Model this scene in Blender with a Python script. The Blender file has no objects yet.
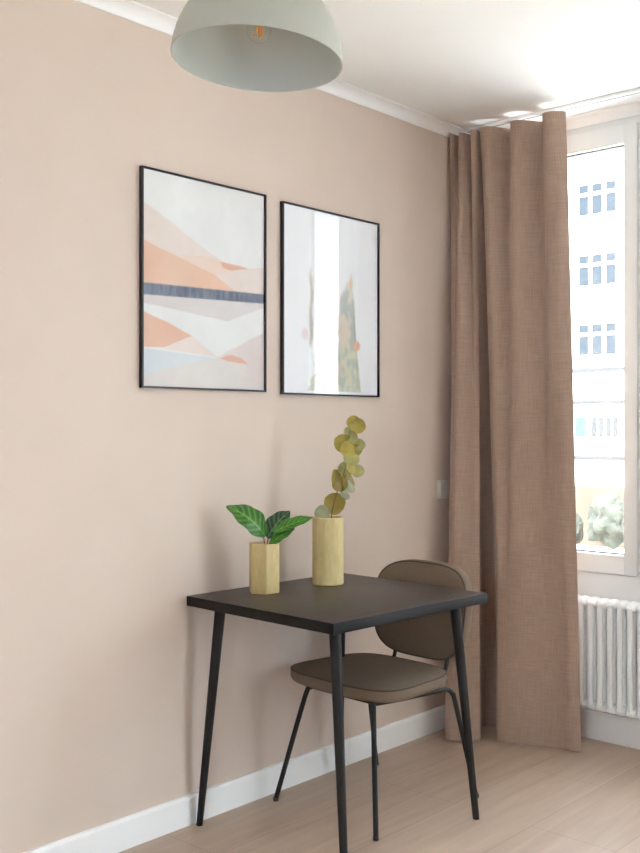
import bpy, bmesh, math, random
from mathutils import Vector, Matrix, noise
random.seed(4)
SC = bpy.context.scene
COL = SC.collection
PI = math.pi

# ------------------------------------------------------------------ materials
def lin(c):
    out = []
    for v in c:
        v /= 255.0
        out.append(v / 12.92 if v <= 0.04045 else ((v + 0.055) / 1.055) ** 2.4)
    return (*out, 1.0)

def mat(name, rgb, rough=0.5, metal=0.0, spec=0.5):
    m = bpy.data.materials.new(name); m.use_nodes = True
    b = m.node_tree.nodes['Principled BSDF']
    b.inputs['Base Color'].default_value = lin(rgb)
    b.inputs['Roughness'].default_value = rough
    b.inputs['Metallic'].default_value = metal
    b.inputs['Specular IOR Level'].default_value = spec
    return m

def nodes(m):
    return m.node_tree.nodes, m.node_tree.links, m.node_tree.nodes['Principled BSDF']

def noisy(name, a, b, scale=(5, 5, 5), rough=0.6, bump=0.0, detail=4, coord='Object', spec=0.5, nscale=1.0, lo=0.35, hi=0.65, metal=0, bdist=0.002):
    m = mat(name, a, rough, metal, spec)
    N, L, P = nodes(m)
    tc = N.new('ShaderNodeTexCoord'); mp = N.new('ShaderNodeMapping'); nz = N.new('ShaderNodeTexNoise')
    cr = N.new('ShaderNodeValToRGB')
    mp.inputs['Scale'].default_value = scale
    nz.inputs['Scale'].default_value = nscale; nz.inputs['Detail'].default_value = detail
    cr.color_ramp.elements[0].position = lo; cr.color_ramp.elements[1].position = hi
    cr.color_ramp.elements[0].color = lin(a); cr.color_ramp.elements[1].color = lin(b)
    L.new(tc.outputs[coord], mp.inputs[0]); L.new(mp.outputs[0], nz.inputs['Vector'])
    L.new(nz.outputs['Fac'], cr.inputs[0]); L.new(cr.outputs[0], P.inputs['Base Color'])
    if bump:
        bp = N.new('ShaderNodeBump'); bp.inputs['Strength'].default_value = bump; bp.inputs['Distance'].default_value = bdist
        L.new(nz.outputs['Fac'], bp.inputs['Height']); L.new(bp.outputs[0], P.inputs['Normal'])
    return m

def weave(name, a, b, warp, rough=0.9, translucent=0.0, coord='UV', sheen=0.2):
    """linen: streaks in both thread directions, mixed"""
    m = mat(name, a, rough, 0, 0.2)
    N, L, P = nodes(m)
    tc = N.new('ShaderNodeTexCoord')
    outs = []
    for sc in ((warp, warp * 0.05, 1), (warp * 0.05, warp, 1)):
        mp = N.new('ShaderNodeMapping'); mp.inputs['Scale'].default_value = sc
        nz = N.new('ShaderNodeTexNoise'); nz.inputs['Scale'].default_value = 1; nz.inputs['Detail'].default_value = 3
        L.new(tc.outputs[coord], mp.inputs[0]); L.new(mp.outputs[0], nz.inputs['Vector']); outs.append(nz.outputs['Fac'])
    mx = N.new('ShaderNodeMath'); mx.operation = 'ADD'
    L.new(outs[0], mx.inputs[0]); L.new(outs[1], mx.inputs[1])
    mr = N.new('ShaderNodeMapRange'); mr.inputs['From Min'].default_value = 0.75; mr.inputs['From Max'].default_value = 1.25
    L.new(mx.outputs[0], mr.inputs['Value'])
    cr = N.new('ShaderNodeValToRGB'); cr.color_ramp.elements[0].color = lin(a); cr.color_ramp.elements[1].color = lin(b)
    L.new(mr.outputs[0], cr.inputs[0]); L.new(cr.outputs[0], P.inputs['Base Color'])
    bp = N.new('ShaderNodeBump'); bp.inputs['Strength'].default_value = 0.25; bp.inputs['Distance'].default_value = 0.001
    L.new(mr.outputs[0], bp.inputs['Height']); L.new(bp.outputs[0], P.inputs['Normal'])
    P.inputs['Sheen Weight'].default_value = sheen
    if translucent:
        tr = N.new('ShaderNodeBsdfTranslucent'); ms = N.new('ShaderNodeMixShader'); ms.inputs[0].default_value = translucent
        L.new(cr.outputs[0], tr.inputs['Color'])
        out = N['Material Output']
        L.new(P.outputs[0], ms.inputs[1]); L.new(tr.outputs[0], ms.inputs[2]); L.new(ms.outputs[0], out.inputs['Surface'])
    return m

def thin_glass(name, tint=(1, 1, 1, 1), refl=0.10):
    m = bpy.data.materials.new(name); m.use_nodes = True
    N, L = m.node_tree.nodes, m.node_tree.links
    N.remove(N['Principled BSDF'])
    t = N.new('ShaderNodeBsdfTransparent'); t.inputs[0].default_value = tint
    g = N.new('ShaderNodeBsdfGlossy'); g.inputs['Roughness'].default_value = 0.02
    lw = N.new('ShaderNodeLayerWeight'); lw.inputs['Blend'].default_value = 0.5
    pw = N.new('ShaderNodeMath'); pw.operation = 'POWER'; pw.inputs[1].default_value = 5
    mth = N.new('ShaderNodeMath'); mth.operation = 'MULTIPLY_ADD'; mth.inputs[1].default_value = 0.9; mth.inputs[2].default_value = refl * 0.4
    mth.use_clamp = True
    L.new(lw.outputs['Facing'], pw.inputs[0])
    ms = N.new('ShaderNodeMixShader')
    L.new(pw.outputs[0], mth.inputs[0]); L.new(mth.outputs[0], ms.inputs[0])
    L.new(t.outputs[0], ms.inputs[1]); L.new(g.outputs[0], ms.inputs[2])
    L.new(ms.outputs[0], N['Material Output'].inputs['Surface'])
    return m

M = {}
M['wall'] = noisy('wall_paint', (210, 193, 179), (213, 196, 182), (3, 3, 3), 0.85, 0.04, spec=0.2)
M['white_wall'] = noisy('white_wall_paint', (224, 226, 227), (228, 230, 231), (3, 3, 3), 0.8, 0.03, spec=0.2)
M['plain_wall'] = noisy('light_grey_wall_paint', (156, 157, 157), (160, 161, 161), (3, 3, 3), 0.85, 0.03, spec=0.2)
M['ceiling'] = noisy('ceiling_paint', (240, 239, 236), (242, 241, 238), (3, 3, 3), 0.9, spec=0.1)
M['trim'] = mat('white_trim', (243, 243, 241), 0.45)
M['window_white'] = mat('window_frame_lacquer', (222, 224, 222), 0.35)
M['gasket'] = mat('rubber_gasket', (60, 58, 55), 0.6)
M['radiator'] = mat('radiator_enamel', (243, 244, 243), 0.3)
M['black_metal'] = mat('black_powder_coat', (17, 15, 14), 0.45, 0.0, 0.35)
M['leg_black'] = noisy('black_stained_leg', (16, 14, 13), (28, 25, 23), (60, 60, 4), 0.5, spec=0.3)
M['frame_black'] = mat('black_picture_frame', (28, 24, 22), 0.35)
M['table_top'] = noisy('black_stained_oak', (26, 21, 18), (62, 51, 43), (60, 3.0, 20), 0.36, 0.15, detail=6, lo=0.3, hi=0.7)
M['table_edge'] = mat('black_edge_band', (15, 13, 12), 0.55, 0, 0.25)
M['curtain'] = weave('taupe_linen', (158, 133, 117), (175, 150, 133), 220, translucent=0.0)
M['velvet'] = noisy('taupe_upholstery', (113, 97, 82), (128, 111, 95), (420, 420, 420), 0.85, 0.25, spec=0.2, bdist=0.0006)
M['piping'] = mat('dark_piping', (74, 62, 52), 0.8)
M['lamp'] = mat('grey_green_lacquer', (170, 171, 160), 0.5)
M['lamp_in'] = mat('lamp_inner_lacquer', (188, 192, 186), 0.42)
M['brass'] = mat('brass', (190, 150, 90), 0.3, 1.0)
M['filament'] = mat('amber_filament', (250, 190, 100), 0.4)
M['bulb'] = thin_glass('bulb_glass', (0.99, 0.98, 0.96, 1), 0.1)
M['pane'] = thin_glass('window_glass', (1, 1, 1, 1), 0.10)
M['pic_glass'] = thin_glass('picture_glass', (1, 1, 1, 1), 0.14)
M['vase'] = noisy('yellow_stoneware', (192, 168, 112), (206, 184, 128), (60, 60, 14), 0.55, 0.1)
M['vase2'] = noisy('pale_yellow_stoneware', (198, 176, 120), (210, 190, 136), (60, 60, 14), 0.55, 0.1)
M['soil'] = noisy('potting_soil', (50, 40, 30), (90, 74, 52), (150, 150, 150), 0.95, 0.6)
M['stem'] = mat('olive_stem', (120, 100, 58), 0.6)
M['redstem'] = mat('reddish_stem', (128, 84, 60), 0.6)
M['plate'] = mat('switch_plastic', (226, 220, 210), 0.4)

def vcol(name, rough, spec=0.5, attr='Col', trans=0.0):
    m = mat(name, (200, 200, 200), rough, 0, spec)
    N, L, P = nodes(m)
    a = N.new('ShaderNodeAttribute'); a.attribute_name = attr
    L.new(a.outputs['Color'], P.inputs['Base Color'])
    if trans:
        tr = N.new('ShaderNodeBsdfTranslucent'); ms = N.new('ShaderNodeMixShader'); ms.inputs[0].default_value = trans
        L.new(a.outputs['Color'], tr.inputs['Color'])
        L.new(P.outputs[0], ms.inputs[1]); L.new(tr.outputs[0], ms.inputs[2])
        L.new(ms.outputs[0], N['Material Output'].inputs['Surface'])
    return m
M['print'] = vcol('watercolour_print', 0.8, 0.2)
M['leaf'] = vcol('leaf_green', 0.38, 0.5, trans=0.12)

def floor_mat():
    m = mat('oak_planks', (190, 168, 146), 0.42)
    N, L, P = nodes(m)
    tc = N.new('ShaderNodeTexCoord')
    rot = N.new('ShaderNodeMapping'); rot.inputs['Rotation'].default_value = (0, 0, PI / 2); rot.inputs['Location'].default_value = (0.355, 0.06, 0)
    br = N.new('ShaderNodeTexBrick')
    br.inputs['Scale'].default_value = 1.0; br.inputs['Brick Width'].default_value = 1.35; br.inputs['Row Height'].default_value = 0.3
    br.inputs['Mortar Size'].default_value = 0.0016; br.inputs['Mortar Smooth'].default_value = 0.3; br.offset = 0.37
    br.inputs['Color1'].default_value = lin((184, 161, 141)); br.inputs['Color2'].default_value = lin((190, 167, 147)); br.inputs['Mortar'].default_value = lin((158, 140, 121))
    L.new(tc.outputs['Object'], rot.inputs[0]); L.new(rot.outputs[0], br.inputs['Vector'])
    mp = N.new('ShaderNodeMapping'); mp.inputs['Scale'].default_value = (22, 1.6, 1)
    nz = N.new('ShaderNodeTexNoise'); nz.inputs['Scale'].default_value = 1; nz.inputs['Detail'].default_value = 7; nz.inputs['Distortion'].default_value = 0.8
    L.new(tc.outputs['Object'], mp.inputs[0]); L.new(mp.outputs[0], nz.inputs['Vector'])
    cr = N.new('ShaderNodeValToRGB'); cr.color_ramp.elements[0].position = 0.3; cr.color_ramp.elements[1].position = 0.7
    cr.color_ramp.elements[0].color = (0.86, 0.85, 0.84, 1); cr.color_ramp.elements[1].color = (1.05, 1.05, 1.05, 1)
    L.new(nz.outputs['Fac'], cr.inputs[0])
    mx = N.new('ShaderNodeMix'); mx.data_type = 'RGBA'; mx.blend_type = 'MULTIPLY'; mx.inputs[0].default_value = 1
    L.new(br.outputs['Color'], mx.inputs[6]); L.new(cr.outputs[0], mx.inputs[7]); L.new(mx.outputs[2], P.inputs['Base Color'])
    bp = N.new('ShaderNodeBump'); bp.inputs['Strength'].default_value = 0.12; bp.inputs['Distance'].default_value = 0.001
    L.new(nz.outputs['Fac'], bp.inputs['Height']); L.new(bp.outputs[0], P.inputs['Normal'])
    P.inputs['Roughness'].default_value = 0.42
    return m
M['floor'] = floor_mat()

# ------------------------------------------------------------------ mesh helpers
def obj(name, bm, m, parent=None, smooth=True, angle=35, kind=None):
    me = bpy.data.meshes.new(name)
    bmesh.ops.recalc_face_normals(bm, faces=bm.faces[:])
    bm.to_mesh(me); bm.free()
    for mm in (m if isinstance(m, (list, tuple)) else [m]):
        me.materials.append(mm)
    if smooth:
        me.shade_smooth()
        try: me.set_sharp_from_angle(angle=math.radians(angle))
        except Exception: pass
    o = bpy.data.objects.new(name, me); COL.objects.link(o)
    if parent is not None: o.parent = parent
    if kind: o['kind'] = kind
    return o

def tag(o, label, cat, group=None):
    o['label'] = label; o['category'] = cat
    if group: o['group'] = group
    return o

def thing(name, label, cat, loc=(0, 0, 0), rz=0, group=None):
    o = bpy.data.objects.new(name, None); COL.objects.link(o)
    o.empty_display_size = 0.05
    o.location = loc; o.rotation_euler = (0, 0, rz)
    return tag(o, label, cat, group)

def dup(root, loc, label=None):
    r = root.copy(); COL.objects.link(r); r.location = loc
    if label: r['label'] = label
    for ch in list(root.children):
        c = ch.copy(); COL.objects.link(c); c.parent = r
        for g in list(ch.children):
            d = g.copy(); COL.objects.link(d); d.parent = c
    return r

def box(bm, x0, x1, y0, y1, z0, z1, bev=0.0, seg=2, mi=0):
    vs = [bm.verts.new((x, y, z)) for x in (x0, x1) for y in (y0, y1) for z in (z0, z1)]
    idx = [(0, 1, 3, 2), (4, 6, 7, 5), (0, 4, 5, 1), (2, 3, 7, 6), (0, 2, 6, 4), (1, 5, 7, 3)]
    fs = [bm.faces.new([vs[i] for i in q]) for q in idx]
    for f in fs: f.material_index = mi
    if bev:
        es = list({e for f in fs for e in f.edges})
        bmesh.ops.bevel(bm, geom=es, offset=bev, segments=seg, affect='EDGES', profile=0.5)
    return bm

def catmull(pts, n=8):
    P = [Vector(p) for p in pts]
    if len(P) < 3: return P
    out = []
    for i in range(len(P) - 1):
        p0 = P[i - 1] if i else P[0] * 2 - P[1]
        p1, p2 = P[i], P[i + 1]
        p3 = P[i + 2] if i + 2 < len(P) else P[-1] * 2 - P[-2]
        for k in range(n):
            t = k / n
            out.append(0.5 * ((2 * p1) + (-p0 + p2) * t + (2 * p0 - 5 * p1 + 4 * p2 - p3) * t * t + (-p0 + 3 * p1 - 3 * p2 + p3) * t ** 3))
    out.append(P[-1]); return out

def tube(bm, pts, radii, seg=12, caps=True, closed=False):
    P = [Vector(p) for p in pts]; n = len(P)
    if not isinstance(radii, (list, tuple)): radii = [radii] * n
    T = []
    for i in range(n):
        a = P[(i - 1) % n] if (i or closed) else P[0]
        b = P[(i + 1) % n] if (i < n - 1 or closed) else P[-1]
        T.append((b - a).normalized())
    up = Vector((0, 0, 1)) if abs(T[0].z) < 0.9 else Vector((1, 0, 0))
    nrm = T[0].cross(up).normalized()
    rings = []
    for i in range(n):
        nrm = (nrm - T[i] * nrm.dot(T[i])).normalized()
        bi = T[i].cross(nrm)
        rings.append([bm.verts.new(P[i] + (nrm * math.cos(2 * PI * k / seg) + bi * math.sin(2 * PI * k / seg)) * radii[i]) for k in range(seg)])
    m = n if closed else n - 1
    for i in range(m):
        a, b = rings[i], rings[(i + 1) % n]
        for k in range(seg):
            bm.faces.new((a[k], a[(k + 1) % seg], b[(k + 1) % seg], b[k]))
    if caps and not closed:
        bm.faces.new(rings[0][::-1]); bm.faces.new(rings[-1])
    return bm

def lathe(bm, prof, seg=48, cx=0, cy=0, closed=False, mi=None):
    """prof: list of (r, z); r = 0 closes"""
    rings = []
    for r, z in prof:
        if r < 1e-6: rings.append([bm.verts.new((cx, cy, z))])
        else: rings.append([bm.verts.new((cx + r * math.cos(2 * PI * k / seg), cy + r * math.sin(2 * PI * k / seg), z)) for k in range(seg)])
    pairs = list(zip(rings, rings[1:] + ([rings[0]] if closed else [])))
    if not closed: pairs = list(zip(rings[:-1], rings[1:]))
    for j, (a, b) in enumerate(pairs):
        for k in range(seg):
            k2 = (k + 1) % seg
            if len(a) == 1 and len(b) == 1: break
            if len(a) == 1: f = bm.faces.new((a[0], b[k], b[k2]))
            elif len(b) == 1: f = bm.faces.new((a[k], a[k2], b[0]))
            else: f = bm.faces.new((a[k], a[k2], b[k2], b[k]))
            if mi: f.material_index = mi[j]
    return bm

def loft(bm, rings, cap0=True, cap1=True):
    R = [[bm.verts.new(p) for p in r] for r in rings]
    n = len(R[0])
    for a, b in zip(R[:-1], R[1:]):
        for k in range(n):
            bm.faces.new((a[k], a[(k + 1) % n], b[(k + 1) % n], b[k]))
    for r, c in ((R[0], cap0), (R[-1], cap1)):
        if c:
            ctr = bm.verts.new(sum((v.co for v in r), Vector()) / n)
            for k in range(n): bm.faces.new((r[k], r[(k + 1) % n], ctr))
    return bm

def wall_with_holes(bm, axis, d0, d1, a0, a1, z0, z1, holes):
    """slab between d0..d1 along the thin axis, spanning a0..a1 with rectangular holes (a,b,za,zb)"""
    A = sorted({a0, a1, *[h[0] for h in holes], *[h[1] for h in holes]})
    Z = sorted({z0, z1, *[h[2] for h in holes], *[h[3] for h in holes]})
    for i in range(len(A) - 1):
        for j in range(len(Z) - 1):
            ca, cz = (A[i] + A[i + 1]) / 2, (Z[j] + Z[j + 1]) / 2
            if any(h[0] < ca < h[1] and h[2] < cz < h[3] for h in holes): continue
            if axis == 'y': box(bm, A[i], A[i + 1], d0, d1, Z[j], Z[j + 1])
            else: box(bm, d0, d1, A[i], A[i + 1], Z[j], Z[j + 1])
    bmesh.ops.remove_doubles(bm, verts=bm.verts[:], dist=1e-5)
    seen = {}
    for f in list(bm.faces):
        key = tuple(sorted(v.index for v in f.verts)) if False else tuple(sorted((round(v.co.x, 4), round(v.co.y, 4), round(v.co.z, 4)) for v in f.verts))
        seen.setdefault(key, []).append(f)
    dead = [f for fs in seen.values() if len(fs) > 1 for f in fs]
    bmesh.ops.delete(bm, geom=dead, context='FACES')
    return bm

# ------------------------------------------------------------------ the room
H = 2.64
XL, XR, YB, YW = -0.015, 4.3, -6.0, 0.015     # wall planes
WIN1 = (0.22, 1.16, 0.70, 2.60)
WIN3 = (2.45, 3.85, 0.10, 2.55)
WIN_FILL = (2.3, 3.2, 0.70, 2.50)  # added opening behind the camera, lets in fill light
b = bmesh.new(); box(b, XL - 0.2, XR + 0.2, YB - 0.2, YW + 0.35, -0.2, 0); obj('floor', b, M['floor'], kind='structure', smooth=False)
b = bmesh.new(); box(b, XL - 0.2, XR + 0.2, YB - 0.2, YW + 0.35, H, H + 0.2); obj('ceiling', b, M['ceiling'], kind='structure', smooth=False)
b = bmesh.new(); box(b, XL - 0.2, XL, YB - 0.2, YW + 0.35, 0, H); obj('wall_left', b, M['wall'], kind='structure', smooth=False)
b = bmesh.new(); wall_with_holes(b, 'y', YB - 0.2, YB, XL, XR, 0, H, [WIN_FILL]); obj('wall_front', b, M['plain_wall'], kind='structure', smooth=False)
b = bmesh.new(); wall_with_holes(b, 'y', YW, YW + 0.35, XL, XR, 0, H, [WIN1, WIN3]); obj('wall_back', b, M['white_wall'], kind='structure', smooth=False)
b = bmesh.new(); wall_with_holes(b, 'x', XR, XR + 0.2, YB - 0.2, YW + 0.35, 0, H, []); obj('wall_right', b, M['plain_wall'], kind='structure', smooth=False)

def profile_run(bm, prof, p0, p1, inward):
    """extrude a profile of (distance from wall, z) from p0 to p1 (xy), inward = unit xy vector"""
    r0 = [(p0[0] + inward[0] * d, p0[1] + inward[1] * d, z) for d, z in prof]
    r1 = [(p1[0] + inward[0] * d, p1[1] + inward[1] * d, z) for d, z in prof]
    return loft(bm, [r0, r1])
BASE = [(0, 0), (0.015, 0), (0.015, 0.088), (0.011, 0.096), (0, 0.097)]
BASE2 = [(0, 0), (0.015, 0), (0.015, 0.112), (0.011, 0.12), (0, 0.121)]
b = bmesh.new(); profile_run(b, BASE, (XL, YB), (XL, YW), (1, 0)); obj('baseboard_left', b, M['trim'], kind='structure', smooth=False)
b = bmesh.new(); profile_run(b, BASE2, (0.0, YW), (XR, YW), (0, -1)); obj('baseboard_back', b, M['trim'], kind='structure', smooth=False)
b = bmesh.new(); profile_run(b, BASE, (XR, YB), (XR, YW), (-1, 0)); obj('baseboard_right', b, M['trim'], kind='structure', smooth=False)
def cove(s):
    pr = [(0, H), (0, H - s)]
    pr.append((0.006, H - s))
    for k in range(0, 7):
        a = k / 6 * PI / 2
        pr.append((s + 0.004 - (s - 0.004) * math.cos(a), H - s + 0.004 + (s - 0.010) * math.sin(a)))
    pr.append((s + 0.004, H)); return pr
b = bmesh.new(); profile_run(b, cove(0.042), (XL, YB), (XL, YW), (1, 0)); obj('trim_1', b, M['trim'], kind='structure', angle=50)
b = bmesh.new(); profile_run(b, cove(0.042), (XL + .04, YW), (XR, YW), (0, -1)); obj('trim_2', b, M['trim'], kind='structure', angle=50)

# window in the back wall: a fixed frame and two casements
def window(name, x0, x1, z0, z1, stiles, fy, handles=()):
    """built in local x (along wall), y (depth, -y = room side), z"""
    root = bpy.data.objects.new(name, None); COL.objects.link(root); root['kind'] = 'structure'
    b = bmesh.new(); t = 0.045
    box(b, x0, x0 + t, fy, fy + 0.07, z0, z1, 0.003); box(b, x1 - t, x1, fy, fy + 0.07, z0, z1, 0.003)
    box(b, x0 + t, x1 - t, fy, fy + 0.07, z1 - t, z1, 0.003); box(b, x0 + t, x1 - t, fy, fy + 0.07, z0, z0 + 0.03, 0.003)
    for i in range(len(stiles) - 1):
        c = (stiles[i][1] + stiles[i + 1][0]) / 2
        box(b, c - 0.02, c + 0.02, fy - 0.004, fy + 0.07, z0 + 0.03, z1 - t, 0.002)
    obj('window_frame', b, M['window_white'], root)
    for (a, c, gl, gr, gb, gt) in stiles:
        zb, zt = z0 + 0.004, z1 - 0.030
        b = bmesh.new(); y0, y1 = fy - 0.016, fy + 0.05
        box(b, a, gl, y0, y1, zb, zt, 0.005); box(b, gr, c, y0, y1, zb, zt, 0.005)
        box(b, gl - 0.004, gr + 0.004, y0, y1, zb, gb, 0.005); box(b, gl - 0.004, gr + 0.004, y0, y1, gt, zt, 0.005)
        s = obj('sash', b, M['window_white'], root)
        b = bmesh.new(); g = 0.005
        for q in ((gl, gl + g, gb, gt), (gr - g, gr, gb, gt), (gl + g, gr - g, gb, gb + g), (gl + g, gr - g, gt - g, gt)):
            box(b, q[0], q[1], y0 + 0.02, y0 + 0.045, q[2], q[3])
        obj('gasket', b, M['gasket'], s, smooth=False)
        b = bmesh.new(); box(b, gl + 0.001, gr - 0.001, fy + 0.012, fy + 0.016, gb + 0.001, gt - 0.001)
        obj('window_pane', b, M['pane'], s, smooth=False)
    for hx, hz in handles:
        b = bmesh.new(); box(b, hx - 0.013, hx + 0.013, fy - 0.026, fy - 0.016, hz - 0.032, hz + 0.032, 0.003)
        tube(b, [(hx, fy - 0.02, hz), (hx, fy - 0.055, hz)], 0.008)
        tube(b, catmull([(hx, fy - 0.055, hz + 0.008), (hx, fy - 0.058, hz - 0.03), (hx, fy - 0.055, hz - 0.115)], 6), 0.009)
        obj('window_handle', b, M['brass_grey'], root)
    return root
M['brass_grey'] = mat('satin_steel', (150, 148, 142), 0.35, 0.8)
window('window_1', 0.22, 1.16, 0.70, 2.60,
       [(0.25, 0.749, 0.315, 0.690, 0.787, 2.489), (0.757, 1.135, 0.87, 1.075, 0.787, 2.489)], YW + 0.001, [(0.792, 1.38)])
window('window_3', 2.45, 3.85, 0.10, 2.55, [(2.48, 3.82, 2.53, 3.77, 0.17, 2.48)], YW + 0.001)
w_fill = window('window_fill', 0.0, 0.9, 0.70, 2.50, [(0.03, 0.87, 0.09, 0.81, 0.787, 2.41)], 0.02)  # unseen window, added to brighten curtain and radiator from the room side
w_fill.location = (3.2, YB, 0); w_fill.rotation_euler = (0, 0, PI)
b = bmesh.new(); box(b, 0.22, 1.16, 0.22, 0.365, 2.455, 2.60, 0.004); obj('trim_3', b, M['trim'], kind='structure')
# curtain rail on the ceiling
t = thing('curtain_rail', 'slim white ceiling-mounted curtain rail running above the window', 'curtain rail', (0, 0, 0))
b = bmesh.new(); box(b, 0.03, 1.45, -0.186, -0.150, H - 0.014, H, 0.002); obj('rail_body', b, M['trim'], t)
b = bmesh.new(); box(b, 0.035, 1.445, -0.172, -0.164, H - 0.0155, H - 0.013); obj('rail_groove', b, mat('groove_grey', (150, 148, 144), 0.6), t, smooth=False)

# radiator
rad = thing('radiator', 'white column radiator on the wall under the window, beside the curtain', 'radiator', (0, 0, 0))
def section_bm(x):
    b = bmesh.new(); zt, zb = 0.612, 0.145
    for yy in (-0.092, -0.058, -0.024):
        prof = [0.0125] * 2
        path = catmull([(x, yy * 0.75 - 0.0145, zb + 0.010), (x, yy, zb + 0.045), (x, yy, zb + 0.09), (x, yy, zt - 0.09), (x, yy, zt - 0.045), (x, yy * 0.75 - 0.0145, zt - 0.010)], 5)
        tube(b, path, 0.0122, 12)
    for z in (zt - 0.022, zb + 0.022):      # header hub of each section
        rings = []
        for xx, r in ((-0.0215, 0.014), (-0.017, 0.019), (-0.008, 0.0225), (0.008, 0.0225), (0.017, 0.019), (0.0215, 0.014)):
            rings.append([(x + xx, -0.058 + 1.95 * r * math.cos(2 * PI * k / 20), z + r * math.sin(2 * PI * k / 20)) for k in range(20)])
        loft(b, rings)
    return b
proto = obj('radiator_section', section_bm(0.0), M['radiator'], rad)
for i in range(16):
    x = 0.46 + i * 0.0432
    if i == 0: proto.location = (x, 0, 0)
    else:
        c = proto.copy(); COL.objects.link(c); c.parent = rad; c.location = (x, 0, 0)
for x in (0.60, 1.03):
    for z in (0.23, 0.53):
        b = bmesh.new(); box(b, x, x + 0.012, -0.05, YW, z, z + 0.03, 0.002); obj('wall_bracket', b, M['radiator'], rad)

# ------------------------------------------------------------------ curtain
TOPP = [(0.537, -0.205), (0.500, -0.238), (0.458, -0.240), (0.440, -0.215), (0.440, -0.170), (0.402, -0.160), (0.360, -0.205), (0.325, -0.235),
        (0.296, -0.232), (0.285, -0.205), (0.283, -0.165), (0.255, -0.155), (0.222, -0.195), (0.185, -0.238), (0.152, -0.240), (0.137, -0.205), (0.135, -0.150),
        (0.128, -0.140), (0.128, -0.190), (0.122, -0.232), (0.100, -0.240), (0.088, -0.200), (0.082, -0.150), (0.070, -0.150), (0.066, -0.200), (0.052, -0.240), (0.034, -0.232),
        (0.026, -0.19), (0.016, -0.20), (0.010, -0.235), (0.004, -0.255), (0.002, -0.15)]
BOTP = [(0.573, -0.166), (0.533, -0.178), (0.490, -0.178), (0.455, -0.186), (0.420, -0.200), (0.390, -0.212), (0.360, -0.222), (0.335, -0.232),
        (0.312, -0.242), (0.292, -0.252), (0.275, -0.262), (0.255, -0.270), (0.243, -0.266), (0.228, -0.235), (0.205, -0.190), (0.185, -0.140), (0.160, -0.105),
        (0.125, -0.100), (0.100, -0.130), (0.103, -0.180), (0.125, -0.230), (0.160, -0.268), (0.180, -0.298), (0.168, -0.330), (0.150, -0.350), (0.128, -0.368), (0.104, -0.386),
        (0.082, -0.394), (0.066, -0.385), (0.052, -0.350), (0.030, -0.250), (0.004, -0.120)]
BOTP = [(x + 0.036, y - 0.047) for x, y in BOTP[:-3]] + [(0.055, -0.34), (0.025, -0.24), (0.004, -0.12)]
def curtain_mesh():
    A, B = catmull([(x, y, 0) for x, y in TOPP], 6), catmull([(x, y, 0) for x, y in BOTP], 6)
    n = len(A); NZ = 40; zt, zb = 2.605, 0.008
    th = 0.0022
    b = bmesh.new(); uvl = b.loops.layers.uv.new('UVMap')
    s = [0.0]
    for i in range(1, n): s.append(s[-1] + (A[i] - A[i - 1]).length * 0.5 + (B[i] - B[i - 1]).length * 0.5)
    grids = []
    for side in (0, 1):
        g = []
        for j in range(NZ + 1):
            v = j / NZ; z = zt + (zb - zt) * v
            w = min(1.0, v / 0.97); w = w ** 0.85
            row = [A[i].lerp(B[i], w) for i in range(n)]
            out = []
            for i in range(n):
                d = (row[min(n - 1, i + 1)] - row[max(0, i - 1)]).normalized()
                nn = Vector((d.y, -d.x, 0))
                p = row[i] + nn * (th * (0.5 - side))
                wob = 0.0025 * noise.noise((s[i] * 6, z * 2.2, 1.3)) + 0.004 * max(0, v - 0.85) / 0.15 * noise.noise((s[i] * 14, z * 9, 7))
                p = p + nn * wob
                if p.x < 0.003: p.x = 0.003 + th * side * 0.3
                out.append((b.verts.new((p.x, p.y, z - (0.004 * (p.y + 0.2) / 0.05 if j == 0 else 0)) ), (s[i], z)))
            g.append(out)
        grids.append(g)
    def face(q):
        f = b.faces.new([a[0] for a in q])
        for l, a in zip(f.loops, q): l[uvl].uv = a[1]
    for side, g in enumerate(grids):
        for j in range(NZ):
            for i in range(n - 1):
                q = [g[j][i], g[j][i + 1], g[j + 1][i + 1], g[j + 1][i]]
                face(q if side else q[::-1])
    g0, g1 = grids
    for j in range(NZ):
        for i in (0, n - 1): face([g0[j][i], g0[j + 1][i], g1[j + 1][i], g1[j][i]])
    for i in range(n - 1):
        for j in (0, NZ): face([g0[j][i], g0[j][i + 1], g1[j][i + 1], g1[j][i]])
    return b
cur = obj('curtain', curtain_mesh(), M['curtain'], angle=60)
tag(cur, 'floor-length taupe linen curtain gathered in folds at the corner beside the window', 'curtain')

# light switch by the corner
t = thing('light_switch', 'small light-coloured switch plate on the wall at the curtain edge', 'light switch', (XL, -0.292, 1.045))
b = bmesh.new(); box(b, 0, 0.009, -0.041, 0.041, -0.041, 0.041, 0.003); obj('switch_plate', b, M['plate'], t)
b = bmesh.new(); box(b, 0.007, 0.013, -0.030, 0.030, -0.030, 0.030, 0.002); obj('rocker', b, M['plate'], t)

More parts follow.
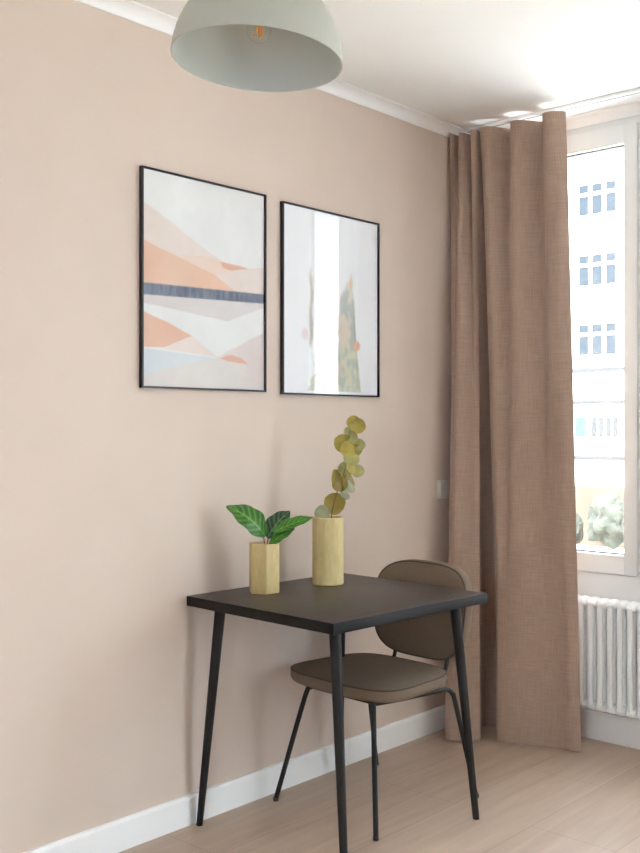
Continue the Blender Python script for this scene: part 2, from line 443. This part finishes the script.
# ------------------------------------------------------------------ pictures
def inside(p, poly):
    x, y = p; r = False; j = len(poly) - 1
    for i in range(len(poly)):
        xi, yi = poly[i]; xj, yj = poly[j]
        if (yi > y) != (yj > y) and x < (xj - xi) * (y - yi) / (yj - yi) + xi: r = not r
        j = i
    return r
ART1 = [((228, 212, 202), [(0, 0.152), (0.1, 0.18), (0.474, 0.319), (0.623, 0.369), (0.236, 0.375), (0, 0.327)]),
 ((226, 184, 156), [(0, 0.327), (0.236, 0.375), (0.573, 0.439), (0.764, 0.518), (0, 0.545)]),
 ((231, 203, 186), [(0.236, 0.375), (0.474, 0.358), (0.623, 0.369), (0.843, 0.383), (0.573, 0.443)]),
 ((220, 170, 142), [(0.611, 0.371), (0.862, 0.384), (0.7, 0.409), (0.636, 0.397)]),
 ((228, 211, 202), [(0.573, 0.443), (0.7, 0.409), (0.862, 0.384), (1, 0.367), (1, 0.52), (0.764, 0.52)]),
 ((212, 204, 201), [(0, 0.56), (1, 0.54), (1, 0.575), (0.674, 0.663), (0, 0.616)]),
 ((92, 101, 119), [(0, 0.524), (1, 0.505), (1, 0.553), (0, 0.579)]),
 ((222, 176, 150), [(0, 0.656), (0.167, 0.693), (0.377, 0.751), (0.167, 0.816), (0, 0.82)]),
 ((229, 211, 201), [(0.377, 0.751), (0.598, 0.847), (0.167, 0.823)]),
 ((220, 207, 202), [(1, 0.703), (1, 0.989), (0.804, 0.928), (0.573, 0.848)]),
 ((222, 168, 142), [(0.603, 0.85), (0.7, 0.829), (0.791, 0.84), (0.857, 0.871), (0.674, 0.862)]),
 ((206, 213, 217), [(0, 0.824), (0.598, 0.853), (0.236, 0.903), (0, 0.952)]),
 ((216, 208, 203), [(0, 0.952), (0.236, 0.903), (0.598, 0.853), (0.804, 0.928), (1, 0.989), (1, 1), (0, 1)])]
def art1(u, v):
    wu = u + 0.006 * noise.noise((u * 9, v * 9, 0)); wv = v + 0.004 * noise.noise((u * 11, v * 11, 5))
    c = Vector((230, 230, 228))
    for col, poly in ART1:
        straight = col[0] < 100
        if inside((min(.999, max(.001, u if straight else wu)), min(.999, max(.001, v if straight else wv))), poly):
            a = 0.86 + 0.30 * noise.noise((u * 3.2 + col[1] * .1, v * 4.5, col[2] * .3))
            c = c.lerp(Vector(col), max(0.45, min(1.0, a)))
            if col[0] < 100: c = Vector(col) + Vector((40, 38, 34)) * (0.4 + noise.noise((u * 26, v * 4, 2)) + 0.4 * noise.noise((u * 60, v * 20, 6)))
    k = 1 + 0.02 * noise.noise((u * 5, v * 5, 9)) + 0.012 * noise.noise((u * 20, v * 20, 3))
    return c * k
def art2(u, v):
    bg = Vector((240, 241, 243)); c = bg
    def blend(col, a):
        nonlocal c
        a = max(0.0, min(1.0, a)); c = c.lerp(Vector(col), a)
    n1 = noise.noise((u * 9, v * 7, 1)); n2 = noise.noise((u * 24, v * 20, 4)); n3 = noise.noise((u * 14, v * 5, 8))
    # thin left trunk
    xc = 0.28 + 0.015 * n1
    if 0.30 < v < 0.76:
        wd = 0.022 + 0.01 * n2
        blend((192, 184, 170), (1 - abs(u - xc) / wd) * 1.6 * min(1, (v - .3) * 10, (.76 - v) * 20))
    # right trunk
    if v > 0.30:
        t = (v - 0.30) / 0.68
        L_ = 0.705 - 0.12 * min(1, t / 0.25) - 0.07 * t + 0.03 * n2; R_ = 0.715 + 0.02 * min(1, t / 0.25) + 0.07 * t ** 2 + 0.012 * n1
        if L_ < u < R_ and v < 0.98:
            e = min(1, (u - L_) / 0.03, (R_ - u) / 0.015, (0.98 - v) * 40)
            col = Vector((214, 200, 182)).lerp(Vector((166, 174, 168)), max(0, min(1, 0.35 + 1.8 * n1 + 1.4 * n2)))
            if u > R_ - 0.02 and v > 0.55: col = Vector((150, 128, 108))
            blend(col, e * (0.5 + 0.4 * min(1, t * 2)))
    # foliage base
    if 0.70 < v < 0.985:
        t = (v - 0.70) / 0.28
        if 0.42 - 0.16 * t + 0.05 * n2 < u < 0.76 + 0.05 * t:
            col = Vector((206, 205, 176)).lerp(Vector((176, 188, 174)), max(0, min(1, 0.5 + 2 * n2)))
            if n3 > 0.15: col = Vector((220, 196, 176))
            blend(col, 0.75 * min(1, (v - 0.70) * 14))
    d = math.hypot((u - 0.765), (v - 0.72) * 1.25)
    blend((228, 180, 150), (0.042 - d) * 60)
    d = math.hypot((u - 0.22), (v - 0.68) * 1.25)
    blend((232, 218, 220), (0.05 - d) * 40)
    d = math.hypot((u - 0.70) * 2.5, (v - 0.37))
    blend((230, 196, 160), (0.05 - d) * 30)
    return c

def picture(name, y0, y1, z0, z1, art, label):
    t = thing(name, label, 'picture', (XL, (y0 + y1) / 2, z0))
    w, h = (y1 - y0) / 2, z1 - z0
    fw, fd = 0.0062, 0.017
    b = bmesh.new()
    box(b, 0, fd, -w, -w + fw, 0, h, 0.001, 1); box(b, 0, fd, w - fw, w, 0, h, 0.001, 1)
    box(b, 0, fd, -w + fw, w - fw, 0, fw, 0.001, 1); box(b, 0, fd, -w + fw, w - fw, h - fw, h, 0.001, 1)
    obj('picture_frame', b, M['frame_black'], t, smooth=False)
    NU, NV = 150, 230
    b = bmesh.new(); cl = b.verts.layers.float_color.new('Col')
    W = 2 * (w - fw); Hh = h - 2 * fw
    g = []
    for j in range(NV + 1):
        row = []
        for i in range(NU + 1):
            u, v = i / NU, j / NV
            vt = b.verts.new((0.0085, -w + fw + u * W, h - fw - v * Hh))
            cc = Vector((0, 0, 0))
            for du in (-0.25, 0.25):
                for dv in (-0.34, 0, 0.34): cc += art(u + du / NU, v + dv / NV)
            vt[cl] = lin(tuple(cc / 6)); row.append(vt)
        g.append(row)
    for j in range(NV):
        for i in range(NU): b.faces.new((g[j][i], g[j + 1][i], g[j + 1][i + 1], g[j][i + 1]))
    # back board closes the sheet into a solid
    box(b, 0.002, 0.008, -w + fw, w - fw, fw, h - fw)
    for v in b.verts:
        if v[cl][3] == 0: v[cl] = (0.4, 0.35, 0.3, 1)
    obj('art_print', b, M['print'], t, smooth=False)
    b = bmesh.new(); box(b, 0.011, 0.013, -w + fw, w - fw, fw, h - fw); obj('picture_glass', b, M['pic_glass'], t, smooth=False)
    return t
picture('framed_picture', -1.944, -1.390, 1.443, 2.147, art1, 'black-framed watercolour of peach and white dunes crossed by a blue-grey band')
picture('framed_picture', -1.306, -0.747, 1.438, 2.140, art2, 'black-framed pale picture with faint grey-green and beige trunk, nearer the curtain')

# ------------------------------------------------------------------ table
TZ = 0.761
tb = thing('dining_table', 'square black wooden table with four tapered splayed legs against the wall', 'table', (0.350, -1.400, 0), math.radians(-2.5))
b = bmesh.new(); box(b, -0.337, 0.337, -0.374, 0.372, TZ - 0.033, TZ, 0.0018, 2)
for f in b.faces: f.material_index = 0 if f.calc_center_median().z > TZ - 0.0005 else 1
obj('tabletop', b, [M['table_top'], M['table_edge']], tb)
LEGW = [(-1, -1), (1, -1), (1, 1), (-1, 1)]
for sx, sy in LEGW:
    b = bmesh.new()
    top = Vector((sx * 0.262, sy * 0.290, TZ - 0.033)); bot = Vector((sx * 0.314 + (0.022 if (sx, sy) == (1, -1) else 0) - (0.008 if (sx, sy) == (1, 1) else 0), sy * 0.338 + (0.012 if sx > 0 else 0), 0.0))
    P = [top.lerp(bot, k / 6) for k in range(7)]
    tube(b, P, [0.0185 - 0.0075 * k / 6 for k in range(7)], 20)
    lg = obj('leg', b, M['leg_black'], tb)
    b = bmesh.new(); box(b, sx * 0.262 - 0.03, sx * 0.262 + 0.03, sy * 0.290 - 0.03, sy * 0.290 + 0.03, TZ - 0.0365, TZ - 0.0325, 0.001); obj('mounting_plate', b, M['black_metal'], lg)

# ------------------------------------------------------------------ chair
def superloop(ax, ay, p, n=64, fn=None):
    out = []
    for k in range(n):
        a = 2 * PI * k / n; c, s = math.cos(a), math.sin(a)
        x = ax * math.copysign(abs(c) ** (2 / p), c); y = ay * math.copysign(abs(s) ** (2 / p), s)
        out.append(fn(x, y) if fn else (x, y))
    return out
def seat_shape(x, y):      # wider at the front (-y), narrower at the back
    t = (y + 0.215) / 0.43
    return (x * (1.0 - 0.13 * t), y + 0.010 * (x / 0.235) ** 2 * (1 if y < 0 else -1))
ch = thing('dining_chair', 'taupe upholstered chair with thin black metal legs pushed under the black table', 'chair', (0.305, -1.150, 0), math.radians(-3.5))
def cushion(loop, z0, z1, crown):
    prof = [(0.90, z0), (0.965, z0 + 0.002), (0.99, z0 + 0.009), (1.0, z0 + 0.018), (1.0, z1 - 0.014), (0.992, z1 - 0.005), (0.975, z1), (0.93, z1 + crown * 0.25), (0.8, z1 + crown * 0.6), (0.6, z1 + crown * 0.85), (0.3, z1 + crown)]
    return [[(x * s, y * s - 0.02 * (1 - s), z) for x, y in loop] for s, z in prof]
SY = -0.005
loop = superloop(0.268, 0.219, 4.4, 72, seat_shape)
b = bmesh.new(); loft(b, cushion(loop, 0.412, 0.456, 0.009)); st = obj('seat', b, M['velvet'], ch); st.location = (-0.018, SY, 0)
b = bmesh.new(); tube(b, [(x * 0.993, y * 0.993, 0.4535) for x, y in loop], 0.0028, 8, closed=True); o = obj('seat_piping', b, M['piping'], st)
# backrest
def back_shape(x, z):
    t = (z + 0.175) / 0.35
    return (x * (0.93 + 0.07 * t), z)
bl = superloop(0.228, 0.175, 3.3, 80, back_shape)
BY, BZ = 0.272, 0.640
def bend(x, z, off):      # concave towards the sitter, leaning back
    return (x - 0.001, BY + 0.13 * z - 0.55 * x * x + off, BZ + z)
prof = [(0.35, -0.020), (0.7, -0.019), (0.90, -0.017), (0.965, -0.014), (0.99, -0.009), (1.0, -0.002), (1.0, 0.020), (0.985, 0.029), (0.95, 0.0335), (0.85, 0.036), (0.6, 0.038), (0.3, 0.039)]
b = bmesh.new(); loft(b, [[bend(x * s, z * s, o_) for x, z in bl] for s, o_ in prof]); bk = obj('backrest', b, M['velvet'], ch)
b = bmesh.new(); tube(b, [bend(x * 0.978, z * 0.978, -0.0135) for x, z in bl], 0.0028, 8, closed=True); obj('back_piping', b, M['piping'], bk)
# frame
b = bmesh.new()
for s in (-1, 1):
    tube(b, catmull([(s * 0.15, -0.175, 0.3995), (s * 0.175, -0.06, 0.3995), (s * 0.19, 0.08, 0.3995), (s * 0.198, 0.145, 0.3995)], 5), 0.0085, 12)
tube(b, [(-0.15, -0.16, 0.3995), (0.15, -0.16, 0.3995)], 0.0085, 12)
tube(b, [(-0.19, 0.10, 0.3995), (0.19, 0.10, 0.3995)], 0.0085, 12)
obj('seat_frame', b, M['black_metal'], ch)
for s in (-1, 1):
    b = bmesh.new(); tube(b, catmull([(s * 0.155, -0.178, 0.403), (s * 0.172, -0.195, 0.33), (s * 0.239 + 0.004, -0.262, 0.006)], 8), 0.0088, 14)
    l = obj('front_leg', b, M['black_metal'], ch)
    b = bmesh.new(); lathe(b, [(0, 0), (0.0095, 0), (0.0098, 0.012), (0, 0.0125)], 16, s * 0.239 + 0.004, -0.263); obj('foot_cap', b, M['gasket'], l)
    b = bmesh.new(); tube(b, catmull([(s * 0.196, 0.12, 0.3995), (s * 0.200, 0.155, 0.397), (s * 0.205, 0.178, 0.378), (s * 0.210, 0.190, 0.34), (s * 0.240, 0.268, 0.006)], 8), 0.0088, 14)
    l = obj('rear_leg', b, M['black_metal'], ch)
    b = bmesh.new(); lathe(b, [(0, 0), (0.0095, 0), (0.0098, 0.012), (0, 0.0125)], 16, s * 0.2405, 0.269); obj('foot_cap', b, M['gasket'], l)
    b = bmesh.new(); tube(b, catmull([(s * 0.125 + .000, 0.09, 0.400), (s * 0.125 + .000, 0.20, 0.402), (s * 0.125 + .000, 0.232, 0.425), (s * 0.125 + .000, 0.258, 0.50), (s * 0.125 + .000, 0.268, 0.56)], 6), 0.0072, 12)
    obj('back_support', b, M['black_metal'], ch)

# ------------------------------------------------------------------ vases and plants
V1 = (0.133, -1.532, TZ)
v1 = thing('small_vase', 'short yellow faceted hexagonal vase with broad green leaves, on the black table', 'vase', V1)
def hexring(r, z, bev=0.10):
    out = []
    a0 = math.radians(-37)
    for k in range(6):
        a, c = a0 + k * PI / 3, a0 + (k + 1) * PI / 3
        p, q = Vector((math.cos(a), math.sin(a))) * r, Vector((math.cos(c), math.sin(c))) * r
        for f in (bev * 0.35, bev, 1 - bev, 1 - bev * 0.35):
            s = 1 - (0.012 if f in (bev * 0.35, 1 - bev * 0.35) else 0)
            w = p.lerp(q, f) * s; out.append((w.x, w.y, z))
    return out
b = bmesh.new()
R1 = 0.0555; h1 = 0.166
loft(b, [hexring(R1 * 0.97, 0), hexring(R1, 0.004), hexring(R1, h1 - 0.002), hexring(R1 * 0.985, h1), hexring(R1 * 0.88, h1), hexring(R1 * 0.86, h1 - 0.003), hexring(R1 * 0.86, h1 - 0.035)], cap1=True)
obj('vase_body', b, M['vase'], v1, angle=20)
b = bmesh.new(); loft(b, [hexring(R1 * 0.85, h1 - 0.034), hexring(R1 * 0.85, h1 - 0.016)]); obj('soil', b, M['soil'], v1, smooth=False)

V2 = (0.174, -1.255, TZ)
v2 = thing('tall_vase', 'tall yellow cylindrical vase with an olive eucalyptus sprig, on the black table', 'vase', V2)
h2 = 0.238; r2 = 0.0558
b = bmesh.new(); lathe(b, [(0, 0), (r2 - 0.003, 0), (r2, 0.003), (r2, h2 - 0.002), (r2 - 0.002, h2), (r2 - 0.006, h2), (r2 - 0.008, h2 - 0.003), (r2 - 0.008, 0.10), (0, 0.10)], 64)
obj('vase_body', b, M['vase2'], v2)

F_ = Vector((-0.671, 0.741, 0)); R_ = Vector((0.741, 0.671, 0)); U_ = Vector((0, 0, 1))
def leaf_mesh(b, cl, base, tip, width, normal, bendv, col_a, col_b, shape='round', veins=0, ripple=0.0, n=14, m=8, seed=0):
    base, tip, normal = Vector(base), Vector(tip), Vector(normal).normalized()
    ax = (tip - base); L_ = ax.length; ax.normalize()
    side = ax.cross(normal).normalized(); nn = side.cross(ax).normalized()
    th = 0.0007
    grids = []
    for sgn in (1, -1):
        g = []
        for i in range(n + 1):
            t = i / n
            if shape == 'round': w = math.sin(PI * min(1, max(0.0, t)) ** 0.9) ** 0.5
            else: w = (math.sin(PI * t ** 0.8) ** 0.72)
            w = max(w, 0.03)
            row = []
            for j in range(m + 1):
                s = j / m * 2 - 1
                p = base + ax * (L_ * t) + side * (s * w * width * 0.5)
                p += nn * (bendv * (math.sin(PI * t)) + 0.22 * width * w * s * s * (0.5))
                if ripple: p += nn * (ripple * abs(s) * math.sin(t * 17 + seed + (2 if s > 0 else 0)))
                p += nn * th * sgn
                v = b.verts.new(p)
                f = 0.5 + 0.5 * noise.noise((p.x * 60, p.y * 60, p.z * 60))
                if veins:
                    f = 0.5 + 0.5 * math.sin((t * veins - abs(s) * 1.6) * 2 * PI)
                    f = f ** 5 * 0.8 + 0.25 * (0.5 + 0.5 * noise.noise((p.x * 40, p.y * 40, p.z * 40)))
                    if abs(s) < 0.12: f = 1.0
                c = Vector(col_a).lerp(Vector(col_b), f); v[cl] = lin(tuple(c))
                row.append(v)
            g.append(row)
        grids.append(g)
    g0, g1 = grids
    for gi, g in enumerate(grids):
        for i in range(n):
            for j in range(m):
                q = (g[i][j], g[i][j + 1], g[i + 1][j + 1], g[i + 1][j])
                b.faces.new(q if gi == 0 else q[::-1])
    for i in range(n):
        for j in (0, m): b.faces.new((g0[i][j], g0[i + 1][j], g1[i + 1][j], g1[i][j]))
    for j in range(m):
        for i in (0, n): b.faces.new((g0[i][j], g0[i][j + 1], g1[i][j + 1], g1[i][j]))

# eucalyptus sprig standing in the tall vase: plane coordinates (right, up, towards room) from the vase foot, metres
def pl(a, z, dpt=0.0):      # a = metres to the right as seen from the room, z = height above the table top
    p = R_ * a + U_ * z - F_ * dpt
    return p
sp = thing('eucalyptus_sprig', 'eucalyptus sprig with round olive leaves standing in the tall yellow vase', 'plant', V2)
stem_pts = [pl(0.030, 0.105), pl(0.012, 0.20), pl(0.012, 0.235), pl(0.016, 0.262, 0.004), pl(0.030, 0.318, 0.006), pl(0.044, 0.362, 0.004), pl(0.060, 0.403), pl(0.068, 0.433), pl(0.064, 0.474), pl(0.072, 0.518), pl(0.080, 0.556)]
b = bmesh.new(); sps = catmull(stem_pts, 4); tube(b, sps, [0.0026 - 0.0016 * i / len(sps) for i in range(len(sps))], 8); obj('stem', b, M['stem'], sp)
OL = ((158, 142, 58), (186, 170, 84)); PA = ((158, 154, 88), (186, 182, 124)); DK = ((142, 122, 46), (166, 146, 66)); GR = ((140, 142, 104), (172, 172, 134))
EU = [  # centre (a, z), radius, direction angle deg (tip), tilt left/right, tilt up, colour
 (0.086, 0.577, 0.021, 110, -0.2, 0.2, OL), (0.104, 0.561, 0.024, -20, 0.1, 0.0, OL), (0.072, 0.538, 0.021, 140, 0.5, 0.3, PA), (0.086, 0.523, 0.019, -30, -0.6, 0.1, PA),
 (0.047, 0.502, 0.029, 150, 0.1, -0.1, OL), (0.108, 0.492, 0.021, 0, -0.3, 0.4, PA), (0.064, 0.478, 0.025, 200, 0.3, 0.2, OL), (0.094, 0.474, 0.022, -60, 0.5, -0.3, OL),
 (0.078, 0.447, 0.026, 60, 0.3, 0.5, PA), (0.104, 0.400, 0.021, 0, -0.2, 0.4, PA), (0.050, 0.408, 0.022, 200, 0.6, 0.2, PA), (0.080, 0.414, 0.022, 10, 0.7, 0.3, OL), (0.062, 0.392, 0.020, 250, -0.4, 0.5, PA),
 (0.026, 0.378, 0.029, 118, 0.8, 0.0, DK), (0.040, 0.357, 0.025, 100, -0.3, 0.1, DK), (0.066, 0.366, 0.026, 45, 0.9, 0.2, DK), (0.070, 0.345, 0.023, 25, 0.9, 0.8, GR),
 (0.054, 0.318, 0.020, 35, 1.1, 0.9, GR), (0.018, 0.287, 0.035, 150, 0.1, 0.0, DK), (-0.026, 0.252, 0.025, 180, 0.0, 0.3, GR)]
for k, (a, z, r, ang, tl, tu, col) in enumerate(EU):
    r *= 1.15; z += 0.004
    a += 0.004
    an = math.radians(ang); d = R_ * math.cos(an) + U_ * math.sin(an)
    dp = 0.010 * math.sin(k * 2.4)
    c = pl(a, z - 0.005, dp)
    nrm = (-F_ + R_ * tl + U_ * tu)
    d = (d - nrm.normalized() * d.dot(nrm.normalized())).normalized()
    b = bmesh.new(); cl = b.verts.layers.float_color.new('Col')
    leaf_mesh(b, cl, c - d * r, c + d * r * 0.95, 2.0 * r, nrm, 0.003, col[0], col[1], 'pointed' if k in (13, 15, 17) else 'round')
    nleaf = len(b.verts)
    # short petiole to the stem
    near = min(sps, key=lambda q: (q - (c - d * r)).length)
    if (near - (c - d * r * 0.9)).length > 0.006: tube(b, [near, c - d * r * 0.9], 0.0009, 6)
    b.verts.ensure_lookup_table()
    for v in b.verts[nleaf:]: v[cl] = lin((132, 116, 58))
    obj('leaf', b, M['leaf'], sp)

# broad-leaf plant in the small vase
bp_ = thing('broad_leaf_plant', 'small plant with broad veined dark green leaves in the hexagonal yellow vase', 'plant', V1)
GA, GB = (44, 100, 28), (118, 168, 76)
def q(px, py, d=0.0):       # metres right / up of the vase foot
    return pl(px, py, d)
LV = [  # base, tip, width, normal, bend, ripple
 (q(0.004, 0.188), q(-0.126, 0.292, 0.02), 0.084, -F_ * 1.0 + U_ * 0.6 + R_ * 0.25, 0.030, 0.005, GA, GB, 7),
 (q(0.010, 0.182), q(0.086, 0.272, -0.03), 0.072, -F_ * 0.9 + U_ * 0.2 - R_ * 0.5, 0.012, 0.003, (24, 58, 30), (110, 140, 104), 6),
 (q(0.030, 0.203, 0.01), q(0.166, 0.254, 0.02), 0.048, -F_ * 0.8 + U_ * 0.8, 0.006, 0.002, (50, 116, 30), (120, 176, 76), 7),
 (q(0.018, 0.163, 0.01), q(0.104, 0.216, 0.03), 0.040, -F_ * 0.85 + U_ * 0.6 - R_ * 0.3, 0.006, 0.002, (46, 108, 28), (112, 166, 70), 5),
]
for k, (ba, ti, w, nr, bd, rp, ca, cb, vn) in enumerate(LV):
    b = bmesh.new(); cl = b.verts.layers.float_color.new('Col')
    leaf_mesh(b, cl, ba, ti, w, nr, bd, ca, cb, 'pointed', veins=vn, ripple=rp, n=48, m=14, seed=k)
    lf = obj('leaf', b, M['leaf'], bp_)
    b = bmesh.new(); tube(b, catmull([q(0.002 + 0.004 * k, 0.118, 0.004 * k), q(0.003 + 0.004 * k, 0.15, 0.004), ba + (ti - ba) * 0.06], 5), 0.0019, 8); obj('stalk', b, M['redstem'], lf)

# ------------------------------------------------------------------ pendant lamp
LP = Vector((0.789, -2.184, 2.225))
lamp = thing('pendant_lamp', 'large pale grey-green dome pendant lamp hanging from the ceiling', 'lamp', (LP.x, LP.y, 2.194))
RL = 0.211
def tilt(bm):
    piv = Vector((0, 0, 0.26))
    rot = Matrix.Rotation(math.radians(3.9), 4, F_) @ Matrix.Rotation(math.radians(-1.5), 4, R_)
    for v in bm.verts: v.co = rot @ (v.co - piv) + piv
    return bm
out_p, in_p = [], []
for k in range(0, 17):
    a = k / 16 * PI / 2
    r = RL * math.cos(a) ** 0.88 if k < 16 else 0
    z = 0.205 * math.sin(a) ** 1.04 + 0.025
    out_p.append((max(r, 0.02 if k == 16 else 0), z)); in_p.append((max(r - 0.0035 - 0.0, 0.0) if k < 16 else 0, z - 0.004 * math.sin(a)))
out_p[-1] = (0.012, out_p[-1][1])
b = bmesh.new(); lathe(b, [(RL - 0.001, 0.0245)] + out_p + [(0, out_p[-1][1])], 72); 
b2 = tilt(b); shade = obj('lamp_shade', b2, M['lamp'], lamp, angle=50)
b = bmesh.new(); lathe(b, [(RL - 0.0005, 0.0242), (RL - 0.0035, 0.025)] + in_p[1:], 72); obj('shade_lining', tilt(b), M['lamp_in'], shade, angle=50)
b = bmesh.new(); lathe(b, [(0, 0.215), (0.020, 0.215), (0.020, 0.165), (0.016, 0.155), (0, 0.155)], 24); obj('bulb_socket', tilt(b), M['lamp'], lamp)
bulb_prof = [(0.013, 0.156), (0.013, 0.142), (0.018, 0.130)] + [(0.0305 * math.sin(a), 0.100 - 0.0305 * math.cos(a)) for a in [PI * 0.78 - PI * 0.78 * k / 10 for k in range(11)]]
b = bmesh.new(); lathe(b, bulb_prof, 32); bu = obj('light_bulb', tilt(b), M['bulb'], lamp)
b = bmesh.new()
for k in range(4):
    a = k * PI / 2 + 0.4; tube(b, [(0.004 * math.cos(a), 0.004 * math.sin(a), 0.135), (0.010 * math.cos(a), 0.010 * math.sin(a), 0.086)], 0.0018, 8)
obj('filament', tilt(b), M['filament'], bu)
b = bmesh.new(); lathe(b, [(0, 0.13), (0.0125, 0.13), (0.0135, 0.155), (0, 0.155)], 24); obj('bulb_cap', tilt(b), M['brass'], bu)
b = bmesh.new(); lathe(b, [(0, 0.222), (0.022, 0.222), (0.022, 0.262), (0.008, 0.275), (0, 0.275)], 24); obj('cap', b, M['lamp'], lamp)
ztop = H - 2.194
b = bmesh.new(); tube(b, [(0, 0, 0.27), (0, 0, ztop - 0.01)], 0.003, 10); obj('cord', b, M['lamp'], lamp)
b = bmesh.new(); lathe(b, [(0, ztop - 0.03), (0.035, ztop - 0.03), (0.05, ztop - 0.02), (0.05, ztop), (0, ztop)], 32); obj('ceiling_rose', b, M['lamp'], lamp)

# ------------------------------------------------------------------ outside
M['facade'] = noisy('white_render', (236, 234, 230), (240, 238, 234), (0.6, 0.6, 0.6), 0.9)
M['ext_glass'] = mat('far_window_glass', (40, 45, 49), 0.9, 0, 0.0)
M['ext_frame'] = mat('far_window_frame', (235, 235, 232), 0.6)
M['ledge'] = mat('grey_ledge', (30, 30, 30), 0.8)
M['blue'] = mat('blue_shop_panel', (9, 42, 60), 0.6)
M['tan'] = noisy('sandstone_base', (58, 43, 31), (72, 55, 42), (0.8, 0.8, 0.8), 0.9)
M['asphalt'] = noisy('asphalt', (186, 178, 166), (196, 188, 176), (2, 2, 2), 0.9)
M['hedge'] = noisy('hedge_green', (26, 30, 22), (44, 46, 34), (3, 3, 3), 0.9)
GZ = -3.4
b = bmesh.new(); box(b, -70, 60, 4, 60, GZ - 0.3, GZ); obj('street', b, M['asphalt'], kind='structure', smooth=False)
bd = thing('apartment_building', 'sunlit white apartment block with rows of windows across the street', 'building', (0, 33, GZ))
b = bmesh.new(); box(b, -34, 6, 0, 10, 2.35, 17.0); obj('facade_wall', b, M['facade'], bd, smooth=False)
b = bmesh.new(); box(b, -34.02, 6.02, 0.02, 10, 0, 2.35); obj('ground_floor', b, M['tan'], bd, smooth=False)
b = bmesh.new()
for z, hh, d in ((3.40, 0.16, 0.18), (5.60, 0.16, 0.12), (6.85, 0.18, 0.14)): box(b, -34, 6, -d, 0, z, z + hh)
obj('ledge', b, M['ledge'], bd, smooth=False)
b = bmesh.new(); box(b, -34.2, 6.2, -0.5, 10.2, 17.0, 17.4); obj('cornice', b, M['ext_frame'], bd, smooth=False)
protow = None
for row, zc in enumerate((GZ * 0 + 7.50, 10.25, 13.05)):
    for i in range(14):
        x = -33.5 + i * 2.75 - 0.0 + 0.03
        zz = zc
        if protow is None:
            b = bmesh.new(); w_, h_ = 1.72, 1.32
            for k in range(4): box(b, k * 0.573 - 0.075 if k else -0.075, k * 0.573 + 0.075, -0.06, 0.0, 0, h_)
            for z0_, z1_ in ((0, 0.05), (0.80, 0.93), (1.25, h_)): box(b, 0.0, 1.72, -0.055, 0.0, z0_, z1_)
            protow = obj('window', b, M['ext_frame'], bd, smooth=False); protow.location = (x, 0, zz)
            b = bmesh.new(); box(b, 0.0, 1.72, -0.03, -0.001, 0.02, h_ - 0.02); pp = obj('pane', b, M['ext_glass'], protow, smooth=False)
        else:
            c = protow.copy(); COL.objects.link(c); c.location = (x, 0, zz)
            p2 = pp.copy(); COL.objects.link(p2); p2.parent = c
for x, w in ((-17.05, 0.45), (-22.4, 0.6), (-11.5, 0.6), (-6.2, 0.45)):
    b = bmesh.new(); box(b, x, x + w, -0.08, 0, 4.30, 5.10); obj('shop_panel', b, M['blue'], bd, smooth=False)
for x in (-16.35, -16.05, -15.75, -15.45):
    b = bmesh.new(); box(b, x, x + 0.19, -0.05, 0, 4.32, 5.08); obj('shop_mullion', b, M['ledge'], bd, smooth=False)
# planting and a low white wall on the street
def shrub(x, y, r, h, label):
    b = bmesh.new(); bmesh.ops.create_icosphere(b, subdivisions=4, radius=1)
    for v in b.verts:
        n = v.co.normalized(); k = 1 + 0.35 * noise.noise(n * 2.2 + Vector((x, y, 0))) + 0.15 * noise.noise(n * 7)
        v.co = Vector((n.x * r * k, n.y * r * k, h * 0.62 + n.z * h * 0.42 * k))
    t = thing('shrub', label, 'shrub', (x, y, GZ)); obj('foliage', b, M['hedge'], t)
    b = bmesh.new(); tube(b, [(0, 0, 0), (0, 0, h * 0.5)], 0.06, 8); obj('trunk', b, M['stem'], t)
shrub(-14.3, 30.3, 0.75, 2.1, 'grey-green shrub in the street below, seen low through the glass, right of another')
shrub(-16.1, 30.6, 0.50, 1.5, 'small grey-green shrub in the street below, nearer the curtain edge')
b = bmesh.new(); box(b, -24, -4, 26.8, 27.0, GZ, GZ + 0.65, 0.01); tag(obj('low_wall', b, M['facade'], smooth=False), 'low white wall along the street outside, at the foot of the window view', 'wall')

# ------------------------------------------------------------------ light
W = bpy.data.worlds.new('sky'); SC.world = W; W.use_nodes = True
bg = W.node_tree.nodes['Background']; bg.inputs[0].default_value = (0.76, 0.88, 1.0, 1); bg.inputs[1].default_value = 7.0
W.cycles.sampling_method = 'AUTOMATIC'
s = bpy.data.lights.new('sun', 'SUN'); s.energy = 13; s.angle = math.radians(1); s.color = (0.88, 0.94, 1.0)
so = bpy.data.objects.new('sun', s); COL.objects.link(so)
so.rotation_euler = Vector((-0.25, 0.75, -0.95)).to_track_quat('-Z', 'Y').to_euler()
so['label'] = 'the sun'; so['category'] = 'light'

# ------------------------------------------------------------------ camera
cam = bpy.data.cameras.new('camera'); co = bpy.data.objects.new('camera', cam); COL.objects.link(co)
cam.sensor_fit = 'HORIZONTAL'; cam.sensor_width = 36; cam.lens = 1013 / 640 * 36
co.location = (2.569, -3.943, 1.32); co.rotation_euler = (PI / 2, 0, math.atan(917 / 1013))
cam.clip_end = 300
SC.camera = co
SC.view_settings.view_transform = 'Standard'; SC.view_settings.look = 'None'; SC.view_settings.gamma = 1
SC.view_settings.exposure = 1.62
SC.cycles.max_bounces = 14; SC.cycles.diffuse_bounces = 9; SC.cycles.transparent_max_bounces = 16
SC.cycles.sample_clamp_indirect = 20
SC.cycles.use_denoising = True
